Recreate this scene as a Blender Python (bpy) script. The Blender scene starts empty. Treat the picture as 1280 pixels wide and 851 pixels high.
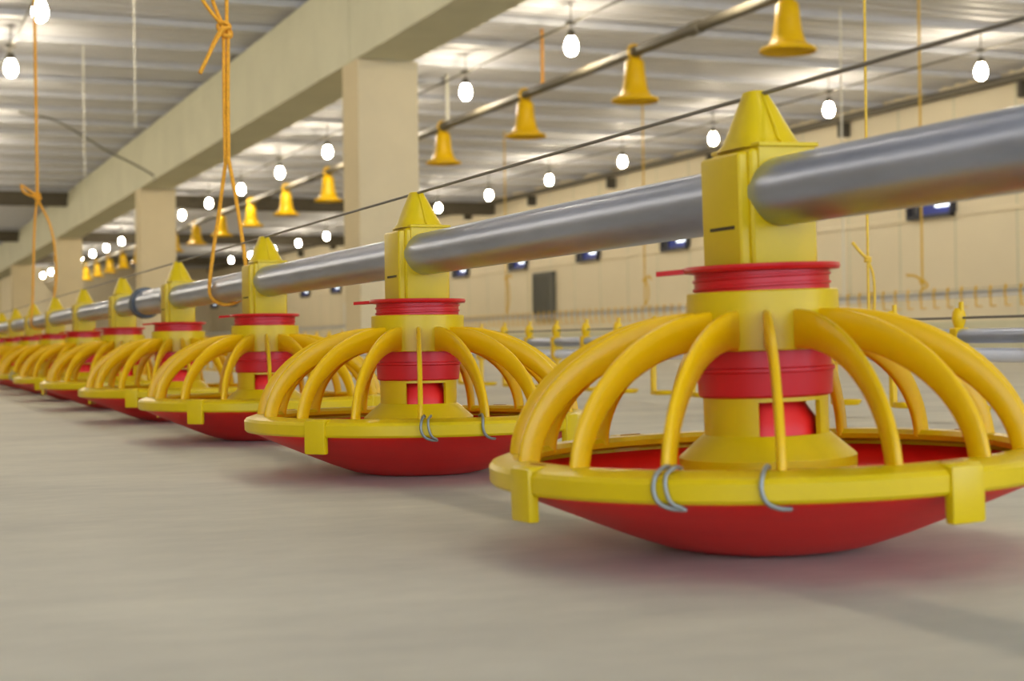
import bpy, bmesh, math, random
from math import sin, cos, pi, radians as R
from mathutils import Vector, Matrix

random.seed(7)
scene = bpy.context.scene
COL = scene.collection

# ------------------------------------------------------------------ camera
EYE = 0.1466
YAW, PITCH, ROLL, FPX = 0.3903, 0.0021, -0.0128, 1963.0
cam_data = bpy.data.cameras.new('camera')
cam = bpy.data.objects.new('camera', cam_data)
COL.objects.link(cam)
fw = Vector((sin(YAW) * cos(PITCH), cos(YAW) * cos(PITCH), sin(PITCH)))
r0 = Vector((cos(YAW), -sin(YAW), 0))
u0 = r0.cross(fw)
rt = cos(ROLL) * r0 + sin(ROLL) * u0
up = -sin(ROLL) * r0 + cos(ROLL) * u0
cam.matrix_world = Matrix(((rt.x, up.x, -fw.x, 0), (rt.y, up.y, -fw.y, 0), (rt.z, up.z, -fw.z, EYE), (0, 0, 0, 1)))
cam_data.sensor_width = 36.0
cam_data.lens = FPX / 1280 * 36.0
cam_data.clip_start = 0.02
cam_data.clip_end = 300
cam_data.dof.use_dof = True
cam_data.dof.focus_distance = 1.62
cam_data.dof.aperture_fstop = 10.5
scene.camera = cam

# ------------------------------------------------------------------ light and exposure
BULB_STRENGTH = 95.0
BULB_COLOUR = (1.0, 0.88, 0.67)
world = bpy.data.worlds.new('world')
scene.world = world
world.use_nodes = True
bg = world.node_tree.nodes['Background']
bg.inputs['Color'].default_value = (0.62, 0.76, 1.0, 1)
bg.inputs['Strength'].default_value = 3.2
vs = scene.view_settings
vs.view_transform = 'Standard'
vs.look = 'None'
vs.gamma = 1.0
vs.use_curve_mapping = False
vs.exposure = 0.85
scene.cycles.use_denoising = True
scene.cycles.max_bounces = 8
scene.cycles.diffuse_bounces = 5
scene.cycles.sample_clamp_indirect = 6.0

# ------------------------------------------------------------------ materials
def lin(c):
    c = c / 255.0
    return c / 12.92 if c <= 0.04045 else ((c + 0.055) / 1.055) ** 2.4

def rgb(r, g, b):
    return (lin(r), lin(g), lin(b), 1.0)

def mat(name, col, rough=0.5, metal=0.0, var=0.0, scale=8.0, bump=0.0, stretch=None, spec=0.5, bscale=None):
    m = bpy.data.materials.new(name)
    m.use_nodes = True
    nt = m.node_tree
    b = nt.nodes['Principled BSDF']
    b.inputs['Roughness'].default_value = rough
    b.inputs['Metallic'].default_value = metal
    b.inputs['Specular IOR Level'].default_value = spec
    b.inputs['Base Color'].default_value = col
    if var or bump:
        tc = nt.nodes.new('ShaderNodeTexCoord')
        mp = nt.nodes.new('ShaderNodeMapping')
        if stretch:
            mp.inputs['Scale'].default_value = stretch
        nt.links.new(tc.outputs['Object'], mp.inputs['Vector'])
        n = nt.nodes.new('ShaderNodeTexNoise')
        n.inputs['Scale'].default_value = scale
        n.inputs['Detail'].default_value = 6
        n.inputs['Roughness'].default_value = 0.62
        nt.links.new(mp.outputs['Vector'], n.inputs['Vector'])
        if var:
            cr = nt.nodes.new('ShaderNodeValToRGB')
            cr.color_ramp.elements[0].position = 0.3
            cr.color_ramp.elements[1].position = 0.7
            lo = tuple(max(0, c * (1 - var)) for c in col[:3]) + (1,)
            hi = tuple(min(1, c * (1 + var)) for c in col[:3]) + (1,)
            cr.color_ramp.elements[0].color = lo
            cr.color_ramp.elements[1].color = hi
            nt.links.new(n.outputs['Fac'], cr.inputs['Fac'])
            nt.links.new(cr.outputs['Color'], b.inputs['Base Color'])
        if bump:
            bp = nt.nodes.new('ShaderNodeBump')
            bp.inputs['Strength'].default_value = bump
            bp.inputs['Distance'].default_value = 0.01
            src = n
            if bscale:
                src = nt.nodes.new('ShaderNodeTexNoise')
                src.inputs['Scale'].default_value = bscale
                nt.links.new(mp.outputs['Vector'], src.inputs['Vector'])
            nt.links.new(src.outputs['Fac'], bp.inputs['Height'])
            nt.links.new(bp.outputs['Normal'], b.inputs['Normal'])
    return m

def emit(name, col, strength):
    m = bpy.data.materials.new(name)
    m.use_nodes = True
    nt = m.node_tree
    b = nt.nodes['Principled BSDF']
    b.inputs['Base Color'].default_value = col
    b.inputs['Emission Color'].default_value = col
    b.inputs['Emission Strength'].default_value = strength
    return m

M = {}
M['yellow'] = mat('yellow_plastic', rgb(206, 172, 0), 0.34, var=0.05, scale=14, spec=0.34)
M['grill'] = mat('yellow_plastic_bounce_tint', rgb(222, 172, 0), 0.34, var=0.05, scale=14, spec=0.3)  # same yellow plastic, with the orange of shade and bounce put into the colour
M['red'] = mat('red_plastic', rgb(192, 20, 20), 0.36, var=0.06, scale=12, spec=0.35)
M['pan_red'] = mat('red_pan_plastic', rgb(224, 30, 20), 0.42, var=0.08, scale=10, stretch=(1, 1, 5), spec=0.35)
M['galv'] = mat('galvanised_steel', rgb(160, 167, 186), 0.32, metal=0.85, var=0.16, scale=9, stretch=(3, 0.6, 3), bump=0.04)
M['coupling'] = mat('coupling_steel', rgb(84, 88, 90), 0.6, metal=0.2, var=0.1)
M['dark'] = mat('dark_slot', rgb(62, 48, 14), 0.8)
M['slot'] = mat('slot_shade', rgb(150, 84, 20), 0.8)  # no opening cut; the shade inside the tab slot is put into the colour
M['wire'] = mat('clip_wire', rgb(140, 140, 130), 0.45, metal=0.6)
M['steel_wire'] = mat('steel_wire', rgb(120, 112, 98), 0.5, metal=0.4)
M['rope'] = mat('orange_rope', rgb(228, 158, 36), 0.85, var=0.22, scale=220, bump=0.3)
M['yrope'] = mat('yellow_rope', rgb(222, 180, 60), 0.85, var=0.15, scale=120)
M['white_cord'] = mat('white_cord', rgb(226, 222, 205), 0.8)
M['grey_cable'] = mat('grey_cable', rgb(110, 106, 92), 0.7)
M['concrete'] = mat('painted_concrete', rgb(208, 206, 180), 0.8, var=0.06, scale=1.6, bump=0.05, bscale=30)
M['column'] = mat('column_concrete', rgb(214, 198, 160), 0.8, var=0.06, scale=1.4, bump=0.05, bscale=30)
M['wallp'] = mat('cream_wall', rgb(230, 218, 190), 0.75, var=0.03, scale=0.7)
M['ceil'] = mat('ceiling_sheet', rgb(204, 204, 208), 0.6, var=0.06, scale=1.5)
M['purlin'] = mat('purlin_steel', rgb(196, 197, 202), 0.55, var=0.05)
M['dkbeam'] = mat('dark_beam', rgb(84, 76, 60), 0.7, var=0.1)
M['roofpipe'] = mat('roof_pipe', rgb(104, 98, 84), 0.6, metal=0.1, var=0.08)
M['socket'] = mat('lamp_socket', rgb(70, 64, 52), 0.6)
M['bulb'] = emit('lit_bulb', BULB_COLOUR + (1,), BULB_STRENGTH)
M['bell'] = mat('yellow_bell_plastic', rgb(226, 180, 0), 0.4, var=0.05, scale=5, spec=0.35)
M['pvc'] = mat('white_pvc', rgb(216, 218, 226), 0.4, var=0.03)
M['winframe'] = mat('dark_window_frame', rgb(48, 50, 62), 0.5)
M['winblue'] = emit('blue_window_pane', rgb(30, 48, 132), 0.14)
M['winday'] = emit('daylight_gap', (0.85, 0.93, 1, 1), 1.6)
M['vent'] = mat('grey_vent', rgb(118, 116, 104), 0.6, var=0.1)
M['ventslat'] = mat('vent_slat', rgb(92, 92, 84), 0.6)
M['paledoor'] = mat('pale_door', rgb(226, 232, 240), 0.5, var=0.02)

def floor_mat():
    m = bpy.data.materials.new('concrete_floor')
    m.use_nodes = True
    nt = m.node_tree
    b = nt.nodes['Principled BSDF']
    tc = nt.nodes.new('ShaderNodeTexCoord')
    def noise(scale, detail, st):
        mp = nt.nodes.new('ShaderNodeMapping')
        mp.inputs['Scale'].default_value = st
        nt.links.new(tc.outputs['Object'], mp.inputs['Vector'])
        n = nt.nodes.new('ShaderNodeTexNoise')
        n.inputs['Scale'].default_value = scale
        n.inputs['Detail'].default_value = detail
        n.inputs['Roughness'].default_value = 0.65
        nt.links.new(mp.outputs['Vector'], n.inputs['Vector'])
        return n
    n1 = noise(3.2, 8, (0.6, 1.0, 1))
    n2 = noise(26, 6, (0.5, 1.0, 1))
    cr = nt.nodes.new('ShaderNodeValToRGB')
    cr.color_ramp.elements[0].position = 0.28
    cr.color_ramp.elements[0].color = rgb(170, 164, 149)
    cr.color_ramp.elements[1].position = 0.72
    cr.color_ramp.elements[1].color = rgb(203, 196, 175)
    cr2 = nt.nodes.new('ShaderNodeValToRGB')
    cr2.color_ramp.elements[0].position = 0.3
    cr2.color_ramp.elements[0].color = (0.86, 0.86, 0.86, 1)
    cr2.color_ramp.elements[1].position = 0.62
    cr2.color_ramp.elements[1].color = (1, 1, 1, 1)
    mx = nt.nodes.new('ShaderNodeMix')
    mx.data_type = 'RGBA'
    mx.blend_type = 'MULTIPLY'
    mx.inputs['Factor'].default_value = 0.8
    nt.links.new(n1.outputs['Fac'], cr.inputs['Fac'])
    nt.links.new(n2.outputs['Fac'], cr2.inputs['Fac'])
    nt.links.new(cr.outputs['Color'], mx.inputs['A'])
    nt.links.new(cr2.outputs['Color'], mx.inputs['B'])
    nt.links.new(mx.outputs['Result'], b.inputs['Base Color'])
    b.inputs['Roughness'].default_value = 0.62
    b.inputs['Specular IOR Level'].default_value = 0.35
    bp = nt.nodes.new('ShaderNodeBump')
    bp.inputs['Strength'].default_value = 0.12
    bp.inputs['Distance'].default_value = 0.004
    nt.links.new(n2.outputs['Fac'], bp.inputs['Height'])
    nt.links.new(bp.outputs['Normal'], b.inputs['Normal'])
    return m
M['floor'] = floor_mat()

# ------------------------------------------------------------------ mesh helpers
def box(bm, x0, x1, y0, y1, z0, z1, bevel=0.0, segs=2):
    g = bmesh.ops.create_cube(bm, size=1.0)
    vs_ = g['verts']
    for v in vs_:
        v.co = Vector((x0 + (v.co.x + .5) * (x1 - x0), y0 + (v.co.y + .5) * (y1 - y0), z0 + (v.co.z + .5) * (z1 - z0)))
    if bevel:
        es = {e for v in vs_ for e in v.link_edges}
        bmesh.ops.bevel(bm, geom=list(es), offset=bevel, segments=segs, affect='EDGES', profile=0.6)

def lathe(bm, prof, n=64, closed=False, a0=0.0, a1=2 * pi, cx=0.0, cy=0.0):
    full = abs(a1 - a0 - 2 * pi) < 1e-6
    m = n if full else n + 1
    rings = []
    for r, z in prof:
        if r < 1e-6:
            rings.append([bm.verts.new((cx, cy, z))])
        else:
            rings.append([bm.verts.new((cx + r * cos(a0 + (a1 - a0) * k / n), cy + r * sin(a0 + (a1 - a0) * k / n), z)) for k in range(m)])
    pairs = list(zip(rings, rings[1:])) + ([(rings[-1], rings[0])] if closed else [])
    for A, B in pairs:
        for k in range(n):
            k2 = (k + 1) % m
            if len(A) == 1 and len(B) == 1:
                continue
            if len(A) == 1:
                bm.faces.new((A[0], B[k], B[k2]))
            elif len(B) == 1:
                bm.faces.new((A[k], A[k2], B[0]))
            else:
                bm.faces.new((A[k], A[k2], B[k2], B[k]))
    if not full and closed:
        bm.faces.new([r[0] for r in rings])
        bm.faces.new([r[-1] for r in reversed(rings)])

def tube(bm, pts, r, n=10, caps=True):
    pts = [Vector(p) for p in pts]
    rr = r if isinstance(r, (list, tuple)) else [r] * len(pts)
    prev = None
    rings = []
    for i, p in enumerate(pts):
        t = (pts[min(i + 1, len(pts) - 1)] - pts[max(i - 1, 0)]).normalized()
        if prev is None:
            ref = Vector((0, 0, 1)) if abs(t.z) < 0.9 else Vector((1, 0, 0))
            nrm = (ref - t * ref.dot(t)).normalized()
        else:
            nrm = (prev - t * prev.dot(t)).normalized()
        prev = nrm
        bi = t.cross(nrm)
        rings.append([bm.verts.new(p + rr[i] * (cos(2 * pi * k / n) * nrm + sin(2 * pi * k / n) * bi)) for k in range(n)])
    for A, B in zip(rings, rings[1:]):
        for k in range(n):
            bm.faces.new((A[k], A[(k + 1) % n], B[(k + 1) % n], B[k]))
    if caps:
        bm.faces.new(list(reversed(rings[0])))
        bm.faces.new(rings[-1])

def spline(pts, sub=8):
    P = [Vector(p) for p in pts]
    P = [P[0] * 2 - P[1]] + P + [P[-1] * 2 - P[-2]]
    out = []
    for i in range(1, len(P) - 2):
        for s in range(sub):
            t = s / sub
            a, b, c, d = P[i - 1], P[i], P[i + 1], P[i + 2]
            out.append(0.5 * ((2 * b) + (c - a) * t + (2 * a - 5 * b + 4 * c - d) * t * t + (3 * b - a - 3 * c + d) * t ** 3))
    out.append(P[-2])
    return out

def loft(bm, rings):
    V = [[bm.verts.new(p) for p in ring] for ring in rings]
    n = len(V[0])
    for A, B in zip(V, V[1:]):
        for k in range(n):
            bm.faces.new((A[k], A[(k + 1) % n], B[(k + 1) % n], B[k]))
    bm.faces.new(list(reversed(V[0])))
    bm.faces.new(V[-1])

def obj(name, bm, m, parent=None, smooth=35):
    bmesh.ops.recalc_face_normals(bm, faces=bm.faces)
    me = bpy.data.meshes.new(name)
    bm.to_mesh(me)
    bm.free()
    me.materials.append(m)
    if smooth:
        for p in me.polygons:
            p.use_smooth = True
        me.set_sharp_from_angle(angle=R(smooth))
    o = bpy.data.objects.new(name, me)
    COL.objects.link(o)
    if parent:
        o.parent = parent
    return o

def tag(o, label, cat, group=None):
    o['label'] = label
    o['category'] = cat
    if group:
        o['group'] = group
    return o

def thing(name, label, cat, loc=(0, 0, 0), group=None):
    o = bpy.data.objects.new(name, None)
    o.empty_display_size = 0.05
    COL.objects.link(o)
    o.location = loc
    return tag(o, label, cat, group)

def struct(name, bm, m, smooth=None, parent=None):
    o = obj(name, bm, m, parent, smooth)
    if not parent:
        o['kind'] = 'structure'
    return o

def copy_tree(o, parent=None):
    c = o.copy()
    COL.objects.link(c)
    if parent:
        c.parent = parent
    for ch in list(o.children):
        copy_tree(ch, c)
    return c

def B():
    return bmesh.new()

ORD = ['first', 'second', 'third', 'fourth', 'fifth', 'sixth', 'seventh', 'eighth', 'ninth', 'tenth', 'eleventh', 'twelfth',
       'thirteenth', 'fourteenth', 'fifteenth', 'sixteenth', 'seventeenth', 'eighteenth', 'nineteenth', 'twentieth',
       'twenty-first', 'twenty-second', 'twenty-third', 'twenty-fourth', 'twenty-fifth']

# ------------------------------------------------------------------ the room
XL, XR, Y0, Y1, HC = -9.0, 12.6, -7.0, 62.0, 3.296
BTOP = 3.2266
bm = B(); box(bm, XL - .2, XR + .2, Y0, Y1 + .2, -0.2, 0); struct('floor', bm, M['floor'])

# ribbed roof sheet: shallow ribs running across the building, purlins under it
bm = B()
pitch_ = 0.25
rows = []
y = Y0
while y < Y1 + .1:
    for dy, dz in ((0, 0), (.10, 0), (.125, .03), (.225, .03)):
        rows.append((y + dy, HC + dz))
    y += pitch_
va = [bm.verts.new((XL - .2, yy, zz)) for yy, zz in rows]
vb = [bm.verts.new((XR + .2, yy, zz)) for yy, zz in rows]
for k in range(len(rows) - 1):
    bm.faces.new((va[k], va[k + 1], vb[k + 1], vb[k]))
t0 = [bm.verts.new((x, yy, HC + .2)) for x, yy in ((XL - .2, rows[0][0]), (XR + .2, rows[0][0]), (XR + .2, rows[-1][0]), (XL - .2, rows[-1][0]))]
bm.faces.new(t0)
ceiling = struct('ceiling', bm, M['ceil'])
bm = B()
box(bm, XL, XR, -.03, .03, -.06, 0, .004, 1)
box(bm, XL, XR, -.03, .045, -.064, -.058)
pur = obj('purlin', bm, M['purlin'], ceiling, None)
pur.location = (0, 1.0, HC)
k = 0
for i in range(1, 52):
    c = pur.copy(); COL.objects.link(c); c.location = (0, 1.0 + 1.18 * i, HC)

# dark cross beams deep in the hall
for yy in (31.6, 42.2, 52.8):
    bm = B(); box(bm, XL, XR - .01, yy - .12, yy + .12, HC - .36, HC - .1, .01, 1)
    struct('roof_cross_beam', bm, M['dkbeam'])

# right wall: panels with thin vertical joints and a ledge
bm = B()
box(bm, XR, XR + .2, Y0, Y1, 0, HC + .1)
wall_r = struct('wall_right', bm, M['wallp'])
bm = B(); box(bm, XR - .025, XR, Y0, Y1, 1.66, 1.72, .006, 1); struct('trim_1', bm, M['wallp'])
bm = B(); box(bm, XR - .06, XR, Y0, Y1, 0, .36, .01, 1); struct('baseboard_right', bm, M['concrete'])
bm = B()
y = 1.2
while y < Y1 - 1:
    box(bm, XR - .006, XR + .01, y - .012, y + .012, .36, HC)
    y += 1.14
obj('panel_joint', bm, M['concrete'], wall_r, None)
bm = B(); box(bm, XL - .2, XL, Y0, Y1, 0, HC + .1); struct('wall_left', bm, M['wallp'])
bm = B(); box(bm, XL - .2, XR + .2, Y1, Y1 + .2, 0, HC + .1); struct('wall_far', bm, M['wallp'])

# inlet windows along the right wall
for n in range(14):
    yc = 16.45 + 3.42 * n
    if yc > Y1 - 1:
        break
    bm = B()
    for a in ((-.46, .46, 1.655, 1.70), (-.46, .46, 2.06, 2.10), (-.46, -.42, 1.655, 2.1), (.42, .46, 1.655, 2.1), (.20, .25, 1.655, 2.1)):
        box(bm, XR - .09, XR + .0, yc + a[0], yc + a[1], a[2] + .02, a[3] + .02, .004, 1)
    w = struct('window_%d' % (n + 1), bm, M['winframe'])
    bm = B(); box(bm, XR - .05, XR - .004, yc - .42, yc + .20, 1.72, 1.875); obj('pane', bm, M['winblue'], w, None)
    bm = B(); box(bm, XR - .05, XR - .004, yc + .25, yc + .42, 1.72, 2.08); obj('shutter_panel', bm, M['winframe'], w, None)
    bm = B(); box(bm, XR - .05, XR - .004, yc - .42, yc + .20, 1.90, 2.08); obj('open_flap', bm, M['winframe'], w, None)
    bm = B(); box(bm, XR - .085, XR - .006, yc - .37, yc - .13, 1.805, 1.865, .005, 1); obj('daylight_gap', bm, M['winday'], w, None)

# grey louvred vent and pale door on the right wall
vent = thing('wall_vent', 'grey louvred vent panel set in the cream wall below the small windows', 'vent', (XR, 28.8, .66))
bm = B(); box(bm, -.05, -.002, -.47, .47, 0, .87); obj('back_plate', bm, M['vent'], vent, None)
bm = B()
for a in ((-.5, .5, -.03, .03), (-.5, .5, .85, .91), (-.5, -.44, -.03, .91), (.44, .5, -.03, .91)):
    box(bm, -.09, -.001, a[0], a[1], a[2], a[3], .005, 1)
obj('frame', bm, M['ventslat'], vent, None)
bm = B()
for i in range(5):
    box(bm, -.075, -.05, -.40 + .17 * i, -.32 + .17 * i, .04, .84)
obj('louvre', bm, M['ventslat'], vent, None)
bm = B(); box(bm, XR - .07, XR - .001, 41.0, 42.9, .0, 1.36, .01, 1)
d1 = struct('door_1', bm, M['paledoor'])
bm = B(); box(bm, XR - .11, XR - .07, 41.15, 41.2, .68, .82, .01, 1); obj('door_handle', bm, M['ventslat'], d1, None)

# columns and the long beam they carry
BX0, BX1, BZ = 3.65, 4.12, EYE + 2.295
cols = [12.04, 22.8, 33.4, 44.0, 54.6]
for yc in cols:
    bm = B(); box(bm, 3.65, 4.16, yc, yc + .44, 0, BZ, .012, 2)
    struct('concrete_column', bm, M['column'])
joints = [-6.9, 1.5, 12.26, 23.02, 33.62, 44.22, 54.82, Y1]
for a, b in zip(joints, joints[1:]):
    bm = B()
    box(bm, BX0, BX1, a + .008, b - .008, BZ, BTOP - .15, .012, 2)
    box(bm, BX0 + .018, BX1 - .018, a + .008, b - .008, BTOP - .18, BTOP, .008, 1)
    struct('concrete_beam', bm, M['concrete'])

# ------------------------------------------------------------------ feeder line
FX, FY, SP = 0.5891, 0.9673, 0.75
PZ, PR = EYE + .1035, 0.0238

def build_feeder():
    root = thing('pan_feeder', 'x', 'feeder', (0, 0, 0), 'pan feeders in the line under the grey pipe')
    # ---- pan (red dish with its centre cone)
    bm = B()
    prof = [(0, 0.0), (.050, .0), (.064, .0010), (.078, .0040), (.102, .0125), (.130, .0240), (.160, .0368), (.183, .0468), (.1905, .0510),
            (.1922, .0545), (.190, .0565), (.186, .0555), (.176, .0505), (.158, .042), (.134, .030), (.108, .019), (.085, .012), (.066, .011),
            (.050, .018), (.041, .045), (.0365, .080), (.0355, .090), (.0285, .100), (.0275, .108), (.0, .112)]
    lathe(bm, prof, 80)
    pan = obj('pan', bm, M['pan_red'], root, 40)
    # ---- grill ring
    bm = B()
    prof = [(.1705, .0665), (.174, .0698), (.186, .0700), (.1965, .0665), (.1988, .0635), (.1985, .0535), (.1965, .0512), (.1940, .0512), (.1938, .0585),
            (.187, .0615), (.1715, .0625)]
    lathe(bm, prof, 96, closed=True)
    ring = obj('grill_ring', bm, M['yellow'], root, 26)
    ring['grill'] = 1
    # ---- bars
    def bar_bm():
        b = B()
        n = 20
        ex = 1.9
        c0r, c0z, ar, az = .0515, .0655, .1335, .1015
        outer = []
        for i in range(n + 1):
            t = (pi / 2) * (1 - i / n)
            outer.append(Vector((c0r + ar * max(cos(t), 0) ** (2 / ex), 0, c0z + az * max(sin(t), 0) ** (2 / ex))))
        rings = []
        for i, p in enumerate(outer):
            tg = (outer[min(i + 1, n)] - outer[max(i - 1, 0)]).normalized()
            nin = Vector((tg.z, 0, -tg.x))
            if nin.z > 0 and nin.x > 0:
                nin = -nin
            f = i / n
            dep = .0275 * (1 - f) ** 1.4 + .0150 * (1 - (1 - f) ** 1.4)
            th = .0044 + .0012 * f
            e = .0016
            h = th / 2
            q = p + nin * dep
            ring_ = []
            for dd, yy in ((0, -h + e), (0, h - e), (e, h), (dep - e, h), (dep, h - e), (dep, -h + e), (dep - e, -h), (e, -h)):
                w = p + nin * dd
                ring_.append((w.x, yy, w.z))
            rings.append(ring_)
        loft(b, rings)
        return b
    b0 = obj('grill_bar', bar_bm(), M['grill'], root, 50)
    b0['grill'] = 1
    b0['ga'] = 0.0
    for k in range(1, 16):
        c = b0.copy(); COL.objects.link(c)
        c['ga'] = 22.5 * k
    # ---- tabs, each slot drawn as a block in its shade colour
    bm = B()
    box(bm, .1925, .2005, -.0130, .0130, .0335, .0690, .0022, 2)
    box(bm, .182, .1985, -.0130, .0130, .0640, .0702, .0015, 1)
    tb = obj('tab', bm, M['yellow'], root, 40)
    tb['grill'] = 1
    tb['ga'] = 33.75
    bm = B(); box(bm, .184, .1875, -.009, .009, .0690, .0707, .0005, 1)
    s = obj('slot', bm, M['slot'], tb, None)
    for k in range(1, 4):
        c = copy_tree(tb)
        c['ga'] = 33.75 + 90 * k
    # ---- wire clips
    def clip(ga, flip):
        b = B()
        pts = [(.180, -.003, .0718), (.190, -.0045, .0732), (.1985, -.0072, .0690), (.2008, -.0082, .0600), (.2002, -.005, .0525), (.197, .002, .0488), (.192, .009, .0478)]
        tube(b, spline(pts, 6), .0015, 8)
        if flip > 0:
            pts = [(.182, .003, .0718), (.191, .0028, .0732), (.1990, -.0005, .0690), (.2010, .0000, .0600), (.2002, .003, .0525), (.196, .0085, .0490)]
            tube(b, spline(pts, 6), .0013, 8)
        o = obj('wire_clip', b, M['wire'], root, 60)
        o['label'] = 'grey wire clip'
        o['grill'] = 1
        o['ga'] = ga
    clip(-20.2, 1)
    clip(-1.5, -1)
    # ---- skirt cone, window tube
    bm = B()
    lathe(bm, [(.0448, .0800), (.0622, .0648), (.0628, .0640), (.0628, .046), (.0595, .046), (.0595, .062), (.042, .078)], 64, closed=True)
    obj('skirt', bm, M['yellow'], root, 24)
    bm = B()
    for a0, a1 in ((R(128), R(232)), (R(-64), R(-18)), (R(26), R(52))):
        lathe(bm, [(.0440, .076), (.0440, .108), (.0405, .108), (.0405, .076)], 24, closed=True, a0=a0, a1=a1)
    lathe(bm, [(.0442, .1035), (.0442, .110), (.0405, .110), (.0405, .1035)], 64, closed=True)
    obj('window_tube', bm, M['yellow'], root, 30)
    # ---- lower red ring
    bm = B()
    lathe(bm, [(.0455, .1065), (.0472, .1080), (.0482, .1235), (.0496, .1245), (.0496, .1265), (.0470, .1275), (.0470, .141), (.042, .141), (.042, .1065)], 64, closed=True)
    obj('lower_ring', bm, M['red'], root, 28)
    # ---- collar
    bm = B()
    lathe(bm, [(.0526, .1392), (.0534, .1400), (.0534, .1797), (.0526, .1806), (.0465, .1806), (.0465, .1392)], 64, closed=True)
    obj('collar', bm, M['yellow'], root, 28)
    # ---- upper red adjusting ring with handle
    bm = B()
    lathe(bm, [(.0475, .1790), (.0475, .1940), (.0545, .1948), (.0556, .1968), (.0550, .1990), (.040, .1995), (.040, .1790)], 64, closed=True)
    hel = []
    for i in range(90):
        a = R(120) + 2 * pi * 1.6 * i / 89
        hel.append((.0478 * cos(a), .0478 * sin(a), .1822 + .0098 * i / 89))
    tube(bm, hel, .0013, 6)
    ha = R(151)
    d = Vector((cos(ha), sin(ha), 0)); tn = Vector((-sin(ha), cos(ha), 0))
    rings = []
    for s_, w in ((.048, .010), (.060, .007), (.0715, .0045), (.0745, .0035)):
        rings.append([tuple(d * s_ + tn * yy + Vector((0, 0, zz - (s_ - .05) * .05))) for yy, zz in ((-w, .1950), (w, .1950), (w, .1985), (-w, .1985))])
    loft(bm, rings)
    obj('adjusting_ring', bm, M['red'], root, 30)
    # ---- head block that clamps the pipe
    bm = B()
    box(bm, -.0235, .0300, -.0295, .0295, .1960, .2795, .0050, 3)
    box(bm, -.0305, -.0170, -.0250, .0290, .1965, .2770, .0035, 3)
    box(bm, -.0175, .0285, -.0312, .0312, .2600, .2835, .0015, 2)
    hd = obj('head', bm, M['yellow'], root, 30)
    bm = B(); box(bm, -.0309, -.0300, -.0175, .0165, .2240, .2264); o = obj('slot', bm, M['dark'], hd, None)
    bm = B()
    tube(bm, [(.0, -.0335, PZ - .0035), (.0, -.0285, PZ - .0035)], PR + .0024, 40)
    tube(bm, [(.0, .0335, PZ - .0035), (.0, .0285, PZ - .0035)], PR + .0024, 40)
    # collars round the pipe mouth
    # ---- cap: rounded pyramid with a lip
    def sq(hx, hy, cx, z, e=3.4, n=40):
        out = []
        for k in range(n):
            a = 2 * pi * k / n
            ca, sa = cos(a), sin(a)
            out.append((cx + hx * math.copysign(abs(ca) ** (2 / e), ca), hy * math.copysign(abs(sa) ** (2 / e), sa), z))
        return out
    bm.free()
    bm = B()
    L = []
    for z, hx, hy, cx, e in ((.2810, .0262, .0272, .0030, 4.0), (.2830, .0258, .0268, .0030, 3.6), (.2860, .0238, .0245, .0026, 2.9), (.2930, .0212, .0215, .0022, 2.6),
                             (.3020, .0172, .0175, .0015, 2.5), (.3100, .0134, .0138, .0010, 2.6), (.3170, .0098, .0104, .0004, 2.8),
                             (.3200, .0084, .0092, .0, 3), (.3222, .0074, .0082, .0, 3), (.3228, .006, .007, 0, 3)):
        L.append(sq(hx, hy, cx, z, e))
    loft(bm, L)
    box(bm, -.0020, .0020, -.0255, .0255, .2815, .2860, .001, 1)
    box(bm, -.0185, .0300, -.0335, .0335, .2800, .2832, .0012, 2)
    # thin seam rib over the cap
    rib = [(.003, -.0268, .2845), (.0026, -.0246, .287), (.0022, -.0216, .294), (.0015, -.0176, .303), (.0008, -.0120, .3135), (.0003, -.0094, .3195)]
    tube(bm, spline(rib, 4), .0011, 6)
    tube(bm, spline([(x, -y_, z) for x, y_, z in rib], 4), .0011, 6)
    obj('cap', bm, M['yellow'], root, 40)
    return root

feeder = build_feeder()
feeders = [feeder] + [copy_tree(feeder) for _ in range(14)]
flabels = ['nearest yellow and red pan feeder, largest, cut by the right edge of the view',
           'second pan feeder from the camera, sharp whole dish with two wire clips',
           'third pan feeder from the camera, just right of the near orange rope loop',
           'fourth pan feeder from the camera, right of the dark pipe coupling',
           'fifth pan feeder from the camera, left of the dark pipe coupling']
while len(flabels) < 15:
    flabels.append('%s pan feeder from the camera in the row under the grey pipe' % ORD[len(flabels)])
phis = [-118.8, -85.85, 11.25, 19.0, 34, 10, -120, -95, -133, -160, -110, -141, -99, -150, -127]
for i, f in enumerate(feeders):
    f['label'] = flabels[i]
    f.location = (FX, FY + SP * i, 0)
    if i == 0:
        lean = 0.0255
        f.rotation_euler = (0, -lean, 0)
        f.location = (FX + PZ * sin(lean), FY, .0012)
    for ch in f.children:
        if 'grill' in ch.keys():
            ch.rotation_euler = (0, 0, R(phis[i] + (ch['ga'] if 'ga' in ch.keys() else 0)))
for o in list(bpy.data.objects):
    for k_ in ('grill', 'ga'):
        if k_ in o.keys():
            del o[k_]

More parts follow.
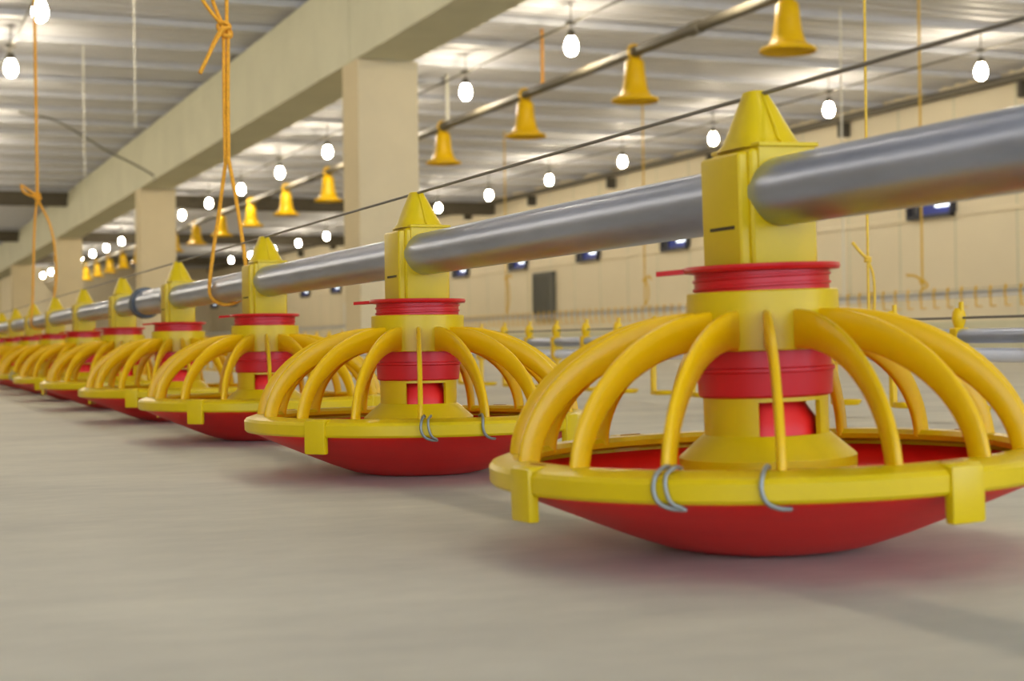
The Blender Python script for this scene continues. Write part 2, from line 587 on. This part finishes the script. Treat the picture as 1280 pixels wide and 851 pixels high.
# the pipe with its coupling
pipe = thing('feed_pipe', 'long grey galvanised feed pipe running through the heads of all the pan feeders', 'pipe', (FX, 0, PZ))
bm = B()
tube(bm, [(0, -1.2, 0), (0, 18.0, 0)], PR, 48)
obj('tube', bm, M['galv'], pipe, 40)
bm = B(); tube(bm, [(0, 3.27, 0), (0, 3.60, 0)], PR + .0045, 40)
obj('sleeve', bm, M['galv'], pipe, 40)
bm = B()
lathe(bm, [(PR, -.02), (PR + .0095, -.02), (PR + .012, -.012), (PR + .012, .012), (PR + .0095, .02), (PR, .02)], 40, closed=True)
for v in bm.verts:
    v.co = Vector((v.co.x, 3.625 + v.co.z, v.co.y))
o = obj('coupling', bm, M['coupling'], pipe, 40)
o['label'] = 'dark coupling collar'

# anti-roost wire over the heads
bm = B(); tube(bm, [(FX, -1.2, .3215), (FX, 18, .3215)], .0016, 8)
tag(obj('roost_wire', bm, M['steel_wire'], None, 60), 'thin dark wire strung along the tops of the pan feeders', 'wire')

# ------------------------------------------------------------------ rope slings holding the pipe
def sling(y, kz, near):
    lab = 'orange rope sling looped under the pipe beside the third feeder' if near else 'farther orange rope sling with a side loop, left of the picture'
    t = thing('rope_sling', lab, 'rope', (FX, y, PZ), 'orange rope slings holding the feed pipe')
    kz -= PZ - EYE
    rr = .0034 if near else .0042
    # looped sling under the pipe
    bm = B()
    q = PR + rr + .0005
    sz = .3145 - (PZ - EYE) if near else kz - .02
    if near:
        loop = [(-.001, .0, sz + .02), (-.010, .012, sz - .06), (-.022, .024, .06), (-q, .028, 0), (-q * .72, .028, -q * .72), (0, .020, -q), (q * .72, .0, -q * .72), (q, -.02, .0), (.024, -.026, .05), (.012, -.018, sz - .06), (.001, -.004, sz + .02)]
    else:
        loop = [(.0, .0, sz + .02), (-.012, .0, sz - .1), (-.022, .0, .06), (-q, .0, 0), (-q * .72, .0, -q * .72), (0, .0, -q), (q * .72, .0, -q * .72), (q, -.01, .0), (.05, -.03, .08), (.060, -.03, .20), (.045, -.02, sz - .1), (.0, .0, sz + .01)]
    tube(bm, spline(loop, 10), rr, 10)
    obj('loop', bm, M['rope'], t, 60)
    # straight double strand from split to knot
    if near:
        bm = B()
        tube(bm, spline([(-.0026, .002, sz + .01), (-.003, .002, (sz + kz) / 2), (-.003, .0, kz)], 6), rr, 10)
        tube(bm, spline([(.0026, -.002, sz + .01), (.0026, -.002, (sz + kz) / 2), (.005, .0, kz)], 6), rr, 10)
        obj('double_strand', bm, M['rope'], t, 60)
    # knot
    bm = B()
    for k in range(3):
        pts = []
        for i in range(17):
            a = 2 * pi * i / 16
            pts.append((.0078 * cos(a), .0078 * sin(a), kz - .008 + .008 * k + .004 * sin(a + k * 2)))
        tube(bm, pts, rr * 1.05, 10)
    pts = [(.012 * cos(2 * pi * i / 16 + .6), .006, kz + .012 * sin(2 * pi * i / 16)) for i in range(17)]
    tube(bm, pts, rr, 10)
    obj('knot', bm, M['rope'], t, 60)
    # hanger up to the roof
    bm = B()
    top = HC - PZ
    if near:
        tube(bm, spline([(.002, .0, kz), (.003, .0, kz + .06), (.002, .0, kz + .5), (.0, .0, top)], 6), rr, 10)
        tube(bm, spline([(-.002, .0, kz + .005), (-.012, .0, kz + .025), (-.024, .0, kz + .06), (-.032, 0, kz + .12), (-.020, 0, kz + .3), (0, 0, kz + .55)], 6), rr, 10)
        tube(bm, spline([(.0, .0, kz + .005), (-.020, -.004, kz + .022), (-.044, -.006, kz + .055), (-.060, -.006, kz + .10), (-.045, -.004, kz + .2), (0, 0, kz + .5)], 6), rr, 10)
    else:
        tube(bm, [(0, 0, kz), (-.008, 0, top)], rr * 1.3, 8)
    obj('hanger', bm, M['rope'], t, 60)
    # loose end
    bm = B()
    if near:
        tube(bm, spline([(-.005, -.006, kz + .004), (-.020, -.012, kz - .02), (-.036, -.016, kz - .055), (-.049, -.018, kz - .082)], 6), rr * 1.05, 10)
        tube(bm, spline([(-.007, -.012, kz - .002), (-.022, -.019, kz - .026), (-.038, -.022, kz - .058), (-.049, -.018, kz - .080)], 6), rr, 10)
    else:
        tube(bm, spline([(0, -.006, kz), (-.030, -.01, kz + .02), (-.058, -.01, kz + .038), (-.044, -.016, kz + .008), (0, -.008, kz - .006)], 6), rr, 10)
    obj('loose_end', bm, M['rope'], t, 60)
sling(2.735, .557, True)
sling(6.0, .565, False)

# ------------------------------------------------------------------ nipple drinker lines
def drinker_line(x, zp, ya, yb, y0, nd, label, group):
    t = thing('drinker_line', label, 'drinker line', (x, 0, zp), group)
    bm = B(); tube(bm, [(0, ya, 0), (0, yb, 0)], .0122, 20); obj('support_pipe', bm, M['galv'], t, 40)
    bm = B(); tube(bm, [(0, ya, -.0318), (0, yb, -.0318)], .0118, 20); obj('water_pipe', bm, M['pvc'], t, 40)
    bm = B(); tube(bm, [(0, ya, .0305), (0, yb, .0305)], .0022, 8); obj('top_wire', bm, M['steel_wire'], t, 40)
    # saddle over both pipes
    bm = B()
    box(bm, -.0138, .0138, -.010, .010, -.047, .014, .002, 1)
    lathe(bm, [(0, .010), (.007, .012), (.0105, .022), (.0120, .031), (.0105, .041), (.0065, .047), (0, .048)], 16)
    box(bm, -.0035, .0035, -.010, -.003, .040, .0575, .001, 1)
    sd = obj('saddle', bm, M['bell'], t, 40)
    bm = B()
    box(bm, -.006, .006, -.006, .006, -.122, -.046, .002, 1)
    box(bm, -.010, .010, -.014, .012, -.050, -.043, .002, 1)
    lathe(bm, [(0, -.1265), (.020, -.1265), (.0245, -.1225), (.026, -.1165), (.0235, -.1165), (.021, -.121), (.0, -.1225)], 24, cx=.012, cy=-.026)
    box(bm, -.006, .010, -.026, .006, -.1265, -.1165, .002, 1)
    dr = obj('drip_cup', bm, M['bell'], t, 40)
    for k in range(nd):
        a = sd if k == 0 else sd.copy()
        b = dr if k == 0 else dr.copy()
        if k:
            COL.objects.link(a); COL.objects.link(b)
        a.location = (0, y0 + .185 * k, 0)
        b.location = (0, y0 + .185 * k, 0)
    return t
drinker_line(1.70, .1500, .6, 20, 2.341 - .185 * 4, 62, 'low drinker line with yellow drip cups on the floor just beyond the feeders', 'drinker lines beyond the feeders')
drinker_line(8.6, EYE + .385, 6, 48, 9.2, 98, 'raised drinker line hung on yellow ropes near the cream right wall', 'drinker lines beyond the feeders')

def hang_rope(x, y, z, knot, label, m, r, ztop=HC, tail=None, group='ropes and cords hanging from the roof'):
    t = thing('hanging_rope', label, 'rope', (x, y, z), group)
    bm = B(); tube(bm, [(0, 0, 0), (0, 0, ztop - z)], r, 8); obj('strand', bm, M[m], t, 60)
    if knot:
        kz = knot - z
        bm = B()
        for k in range(2):
            tube(bm, [(r * 1.8 * cos(2 * pi * i / 12), r * 1.8 * sin(2 * pi * i / 12), kz + r * 2 * k - r) for i in range(13)], r * 1.1, 8)
        obj('knot', bm, M[m], t, 60)
        if tail:
            bm = B()
            tube(bm, spline([(0, -r, kz)] + [(a * .925, -a * .38, kz + b) for a, b in tail], 6), r * 1.15, 8)
            obj('loose_end', bm, M[m], t, 60)
            bm = B()
            tube(bm, spline([(0, 0, kz), (r * 3.2, -r * 2, kz * .75), (r * 3.4, -r * 2, kz * .3), (0, 0, 0)], 8), r, 8)
            obj('lower_loop', bm, M[m], t, 60)
    return t
hang_rope(1.70, 2.413, .160, EYE + .146, 'yellow rope with a loose tail holding the low drinker line behind the nearest feeder', 'yrope', .0026, tail=[(-.012, .012), (-.028, .032)])
hang_rope(8.6, 11.4, EYE + .433, EYE + .50, 'pale yellow rope holding the raised drinker line, nearest of three', 'yrope', .010, tail=[(-.06, .05), (-.14, .06)])
hang_rope(8.6, 16.72, EYE + .433, EYE + .74, 'pale yellow rope holding the raised drinker line, middle of three', 'yrope', .010, tail=[(.05, .05), (.08, .0)])
hang_rope(8.6, 21.1, EYE + .433, EYE + .95, 'pale yellow rope holding the raised drinker line, farthest of three', 'yrope', .010, tail=[(.05, .05), (.08, .0)])
hang_rope(8.6, 12.6, .546, None, 'thin white cord dropping past the grey pipe to the raised drinker line', 'white_cord', .009)
hang_rope(2.1, 13.3, 1.99, None, 'thin white cord hanging under the roof, nearer of two left of the beam', 'white_cord', .006)
hang_rope(2.1, 16.6, 1.92, None, 'thin white cord hanging under the roof, farther of two left of the beam', 'white_cord', .006)
bm = B()
tube(bm, spline([(1.9, 21.6, HC - .01), (2.35, 21.6, HC - .1), (2.75, 21.6, 2.98), (3.05, 21.6, 2.80), (3.35, 21.6, 2.66), (3.64, 21.6, 2.50), (3.66, 21.6, 2.43)], 8), .014, 8)
tag(obj('sagging_cable', bm, M['grey_cable'], None, 60), 'grey cable sagging from the roof down across the cream beam', 'cable')

# ------------------------------------------------------------------ pipes under the roof
BXP, BZP = 6.3, EYE + 2.56
t = thing('roof_pipe', 'grey pipe under the roof with yellow bells hanging below it', 'pipe', (BXP, 0, BZP))
bm = B(); tube(bm, [(0, 2, 0), (0, Y1 - .5, 0)], .045, 24); obj('tube', bm, M['roofpipe'], t, 40)
for i in range(8):
    bm = B(); tube(bm, [(0, 11.2 + 6 * i, 0), (0, 11.36 + 6 * i, 0)], .056, 24); obj('coupling', bm, M['roofpipe'], t, 40)
t = thing('wall_pipe', 'grey pipe running along the top of the cream right wall', 'pipe', (XR - .15, 0, EYE + 3.03))
bm = B(); tube(bm, [(0, 2, 0), (0, Y1 - .5, 0)], .05, 24); obj('tube', bm, M['roofpipe'], t, 40)
for i in range(12):
    yy = 14.62 + 3.66 * i
    bm = B(); box(bm, -.03, .15, yy - .03, yy + .03, -.24, -.04, .008, 1); obj('bracket', bm, M['socket'], t, None)
hang_rope(BXP, 14.42, BZP + .045, None, 'orange rope holding up the roof pipe beside a yellow bell', 'rope', .016)
hang_rope(BXP, 17.2, BZP + .045, None, 'white strap holding up the roof pipe beside the column', 'white_cord', .022)

# yellow bells hanging on the roof pipe
def build_bell():
    t = thing('hanging_bell', 'x', 'bell', (0, 0, 0), 'yellow bells hanging under the roof pipe')
    bm = B()
    prof = [(.204, .0), (.212, .008), (.208, .024), (.186, .036), (.150, .050), (.126, .085), (.109, .14), (.096, .22), (.084, .350), (.068, .372), (.030, .378), (0, .378)]
    inner = [(0, .366), (.060, .362), (.074, .345), (.088, .22), (.102, .14), (.119, .080), (.145, .043), (.180, .028), (.200, .018), (.202, .004)]
    lathe(bm, prof + inner, 40)
    obj('bell_body', bm, M['bell'], t, 40)
    bm = B()
    hz = .44
    pts = [(0, 0, .372), (-.01, 0, .385)]
    for i in range(15):
        a = R(-110) - R(300) * i / 14
        pts.append((.062 * cos(a), 0, hz + .062 * sin(a)))
    tube(bm, pts, .013, 10)
    lathe(bm, [(.03, .372), (.034, .385), (.022, .400), (.0, .402)], 20)
    obj('hook', bm, M['bell'], t, 50)
    return t
bell = build_bell()
nb = 0
BN = 20
for k in range(BN):
    b = bell if k == 0 else copy_tree(bell)
    b.location = (BXP, 6.3 * (1.572 + .3945 * k), BZP - .44)
    b['label'] = ('nearest yellow bell on the roof pipe, cut by the top of the view' if k == 0 else
                  '%s yellow bell from the near end of the roof pipe' % ORD[k])

# ------------------------------------------------------------------ lamps
LZ = 2.75
def build_lamp():
    t = thing('bulb_lamp', 'x', 'lamp', (0, 0, 0), 'lit bulbs hanging under the roof')
    bm = B()
    lathe(bm, [(0, -.095), (.022, -.091), (.043, -.075), (.056, -.050), (.062, -.018), (.060, .008), (.050, .040), (.038, .066), (.032, .078), (.0, .080)], 20)
    obj('bulb', bm, M['bulb'], t, 60)
    bm = B()
    lathe(bm, [(.0, .068), (.034, .068), (.036, .078), (.036, .118), (.026, .134), (.010, .142), (.0, .142)], 20)
    obj('socket', bm, M['socket'], t, 40)
    bm = B()
    tube(bm, [(0, 0, .138), (0, 0, HC - EYE - LZ)], .005, 8)
    lathe(bm, [(0, .20), (.05, .20), (.05, .22), (0, .22)], 16)
    obj('cord', bm, M['socket'], t, 40)
    return t
lamp = build_lamp()
used = False
LY = 13.2
def lamp_row(x, ks, lab, z=EYE + LZ, y0=LY):
    global used
    for n, k in enumerate(ks):
        o = lamp if not used else copy_tree(lamp)
        used = True
        o.location = (x, y0 + 2.762 * k, z)
        o['label'] = lab(k)
def lb(first, row):
    return lambda k: ('%s lit bulb along the %s' % (ORD[k - first] if k > first else 'nearest', row) if k >= first else
                      'lit bulb over the near hall floor, in the %s' % row)
lamp_row(10.65, range(-4, 14), lb(0, 'row nearest the right wall'), y0=13.1)
lamp_row(6.06, range(-4, 18), lb(0, 'middle row right of the columns'))
lamp_row(1.334, range(-6, 17), lb(0, 'row left of the columns'))
lamp_row(-3.4, range(-4, 8), lb(99, 'row left of the camera'))

# supply cables along the lamp rows
for x, lab in ((10.65, 'thin grey cable under the roof along the lamps nearest the right wall'),
               (6.06, 'thin grey cable under the roof along the middle lamps'),
               (1.334, 'thin grey cable under the roof along the lamps left of the columns')):
    bm = B(); tube(bm, [(x + .012, 1, EYE + LZ + .212), (x + .012, 60.5, EYE + LZ + .212)], .011, 8)
    tag(obj('lamp_cable', bm, M['roofpipe'], None, 60), lab, 'cable', 'lamp cables under the roof')
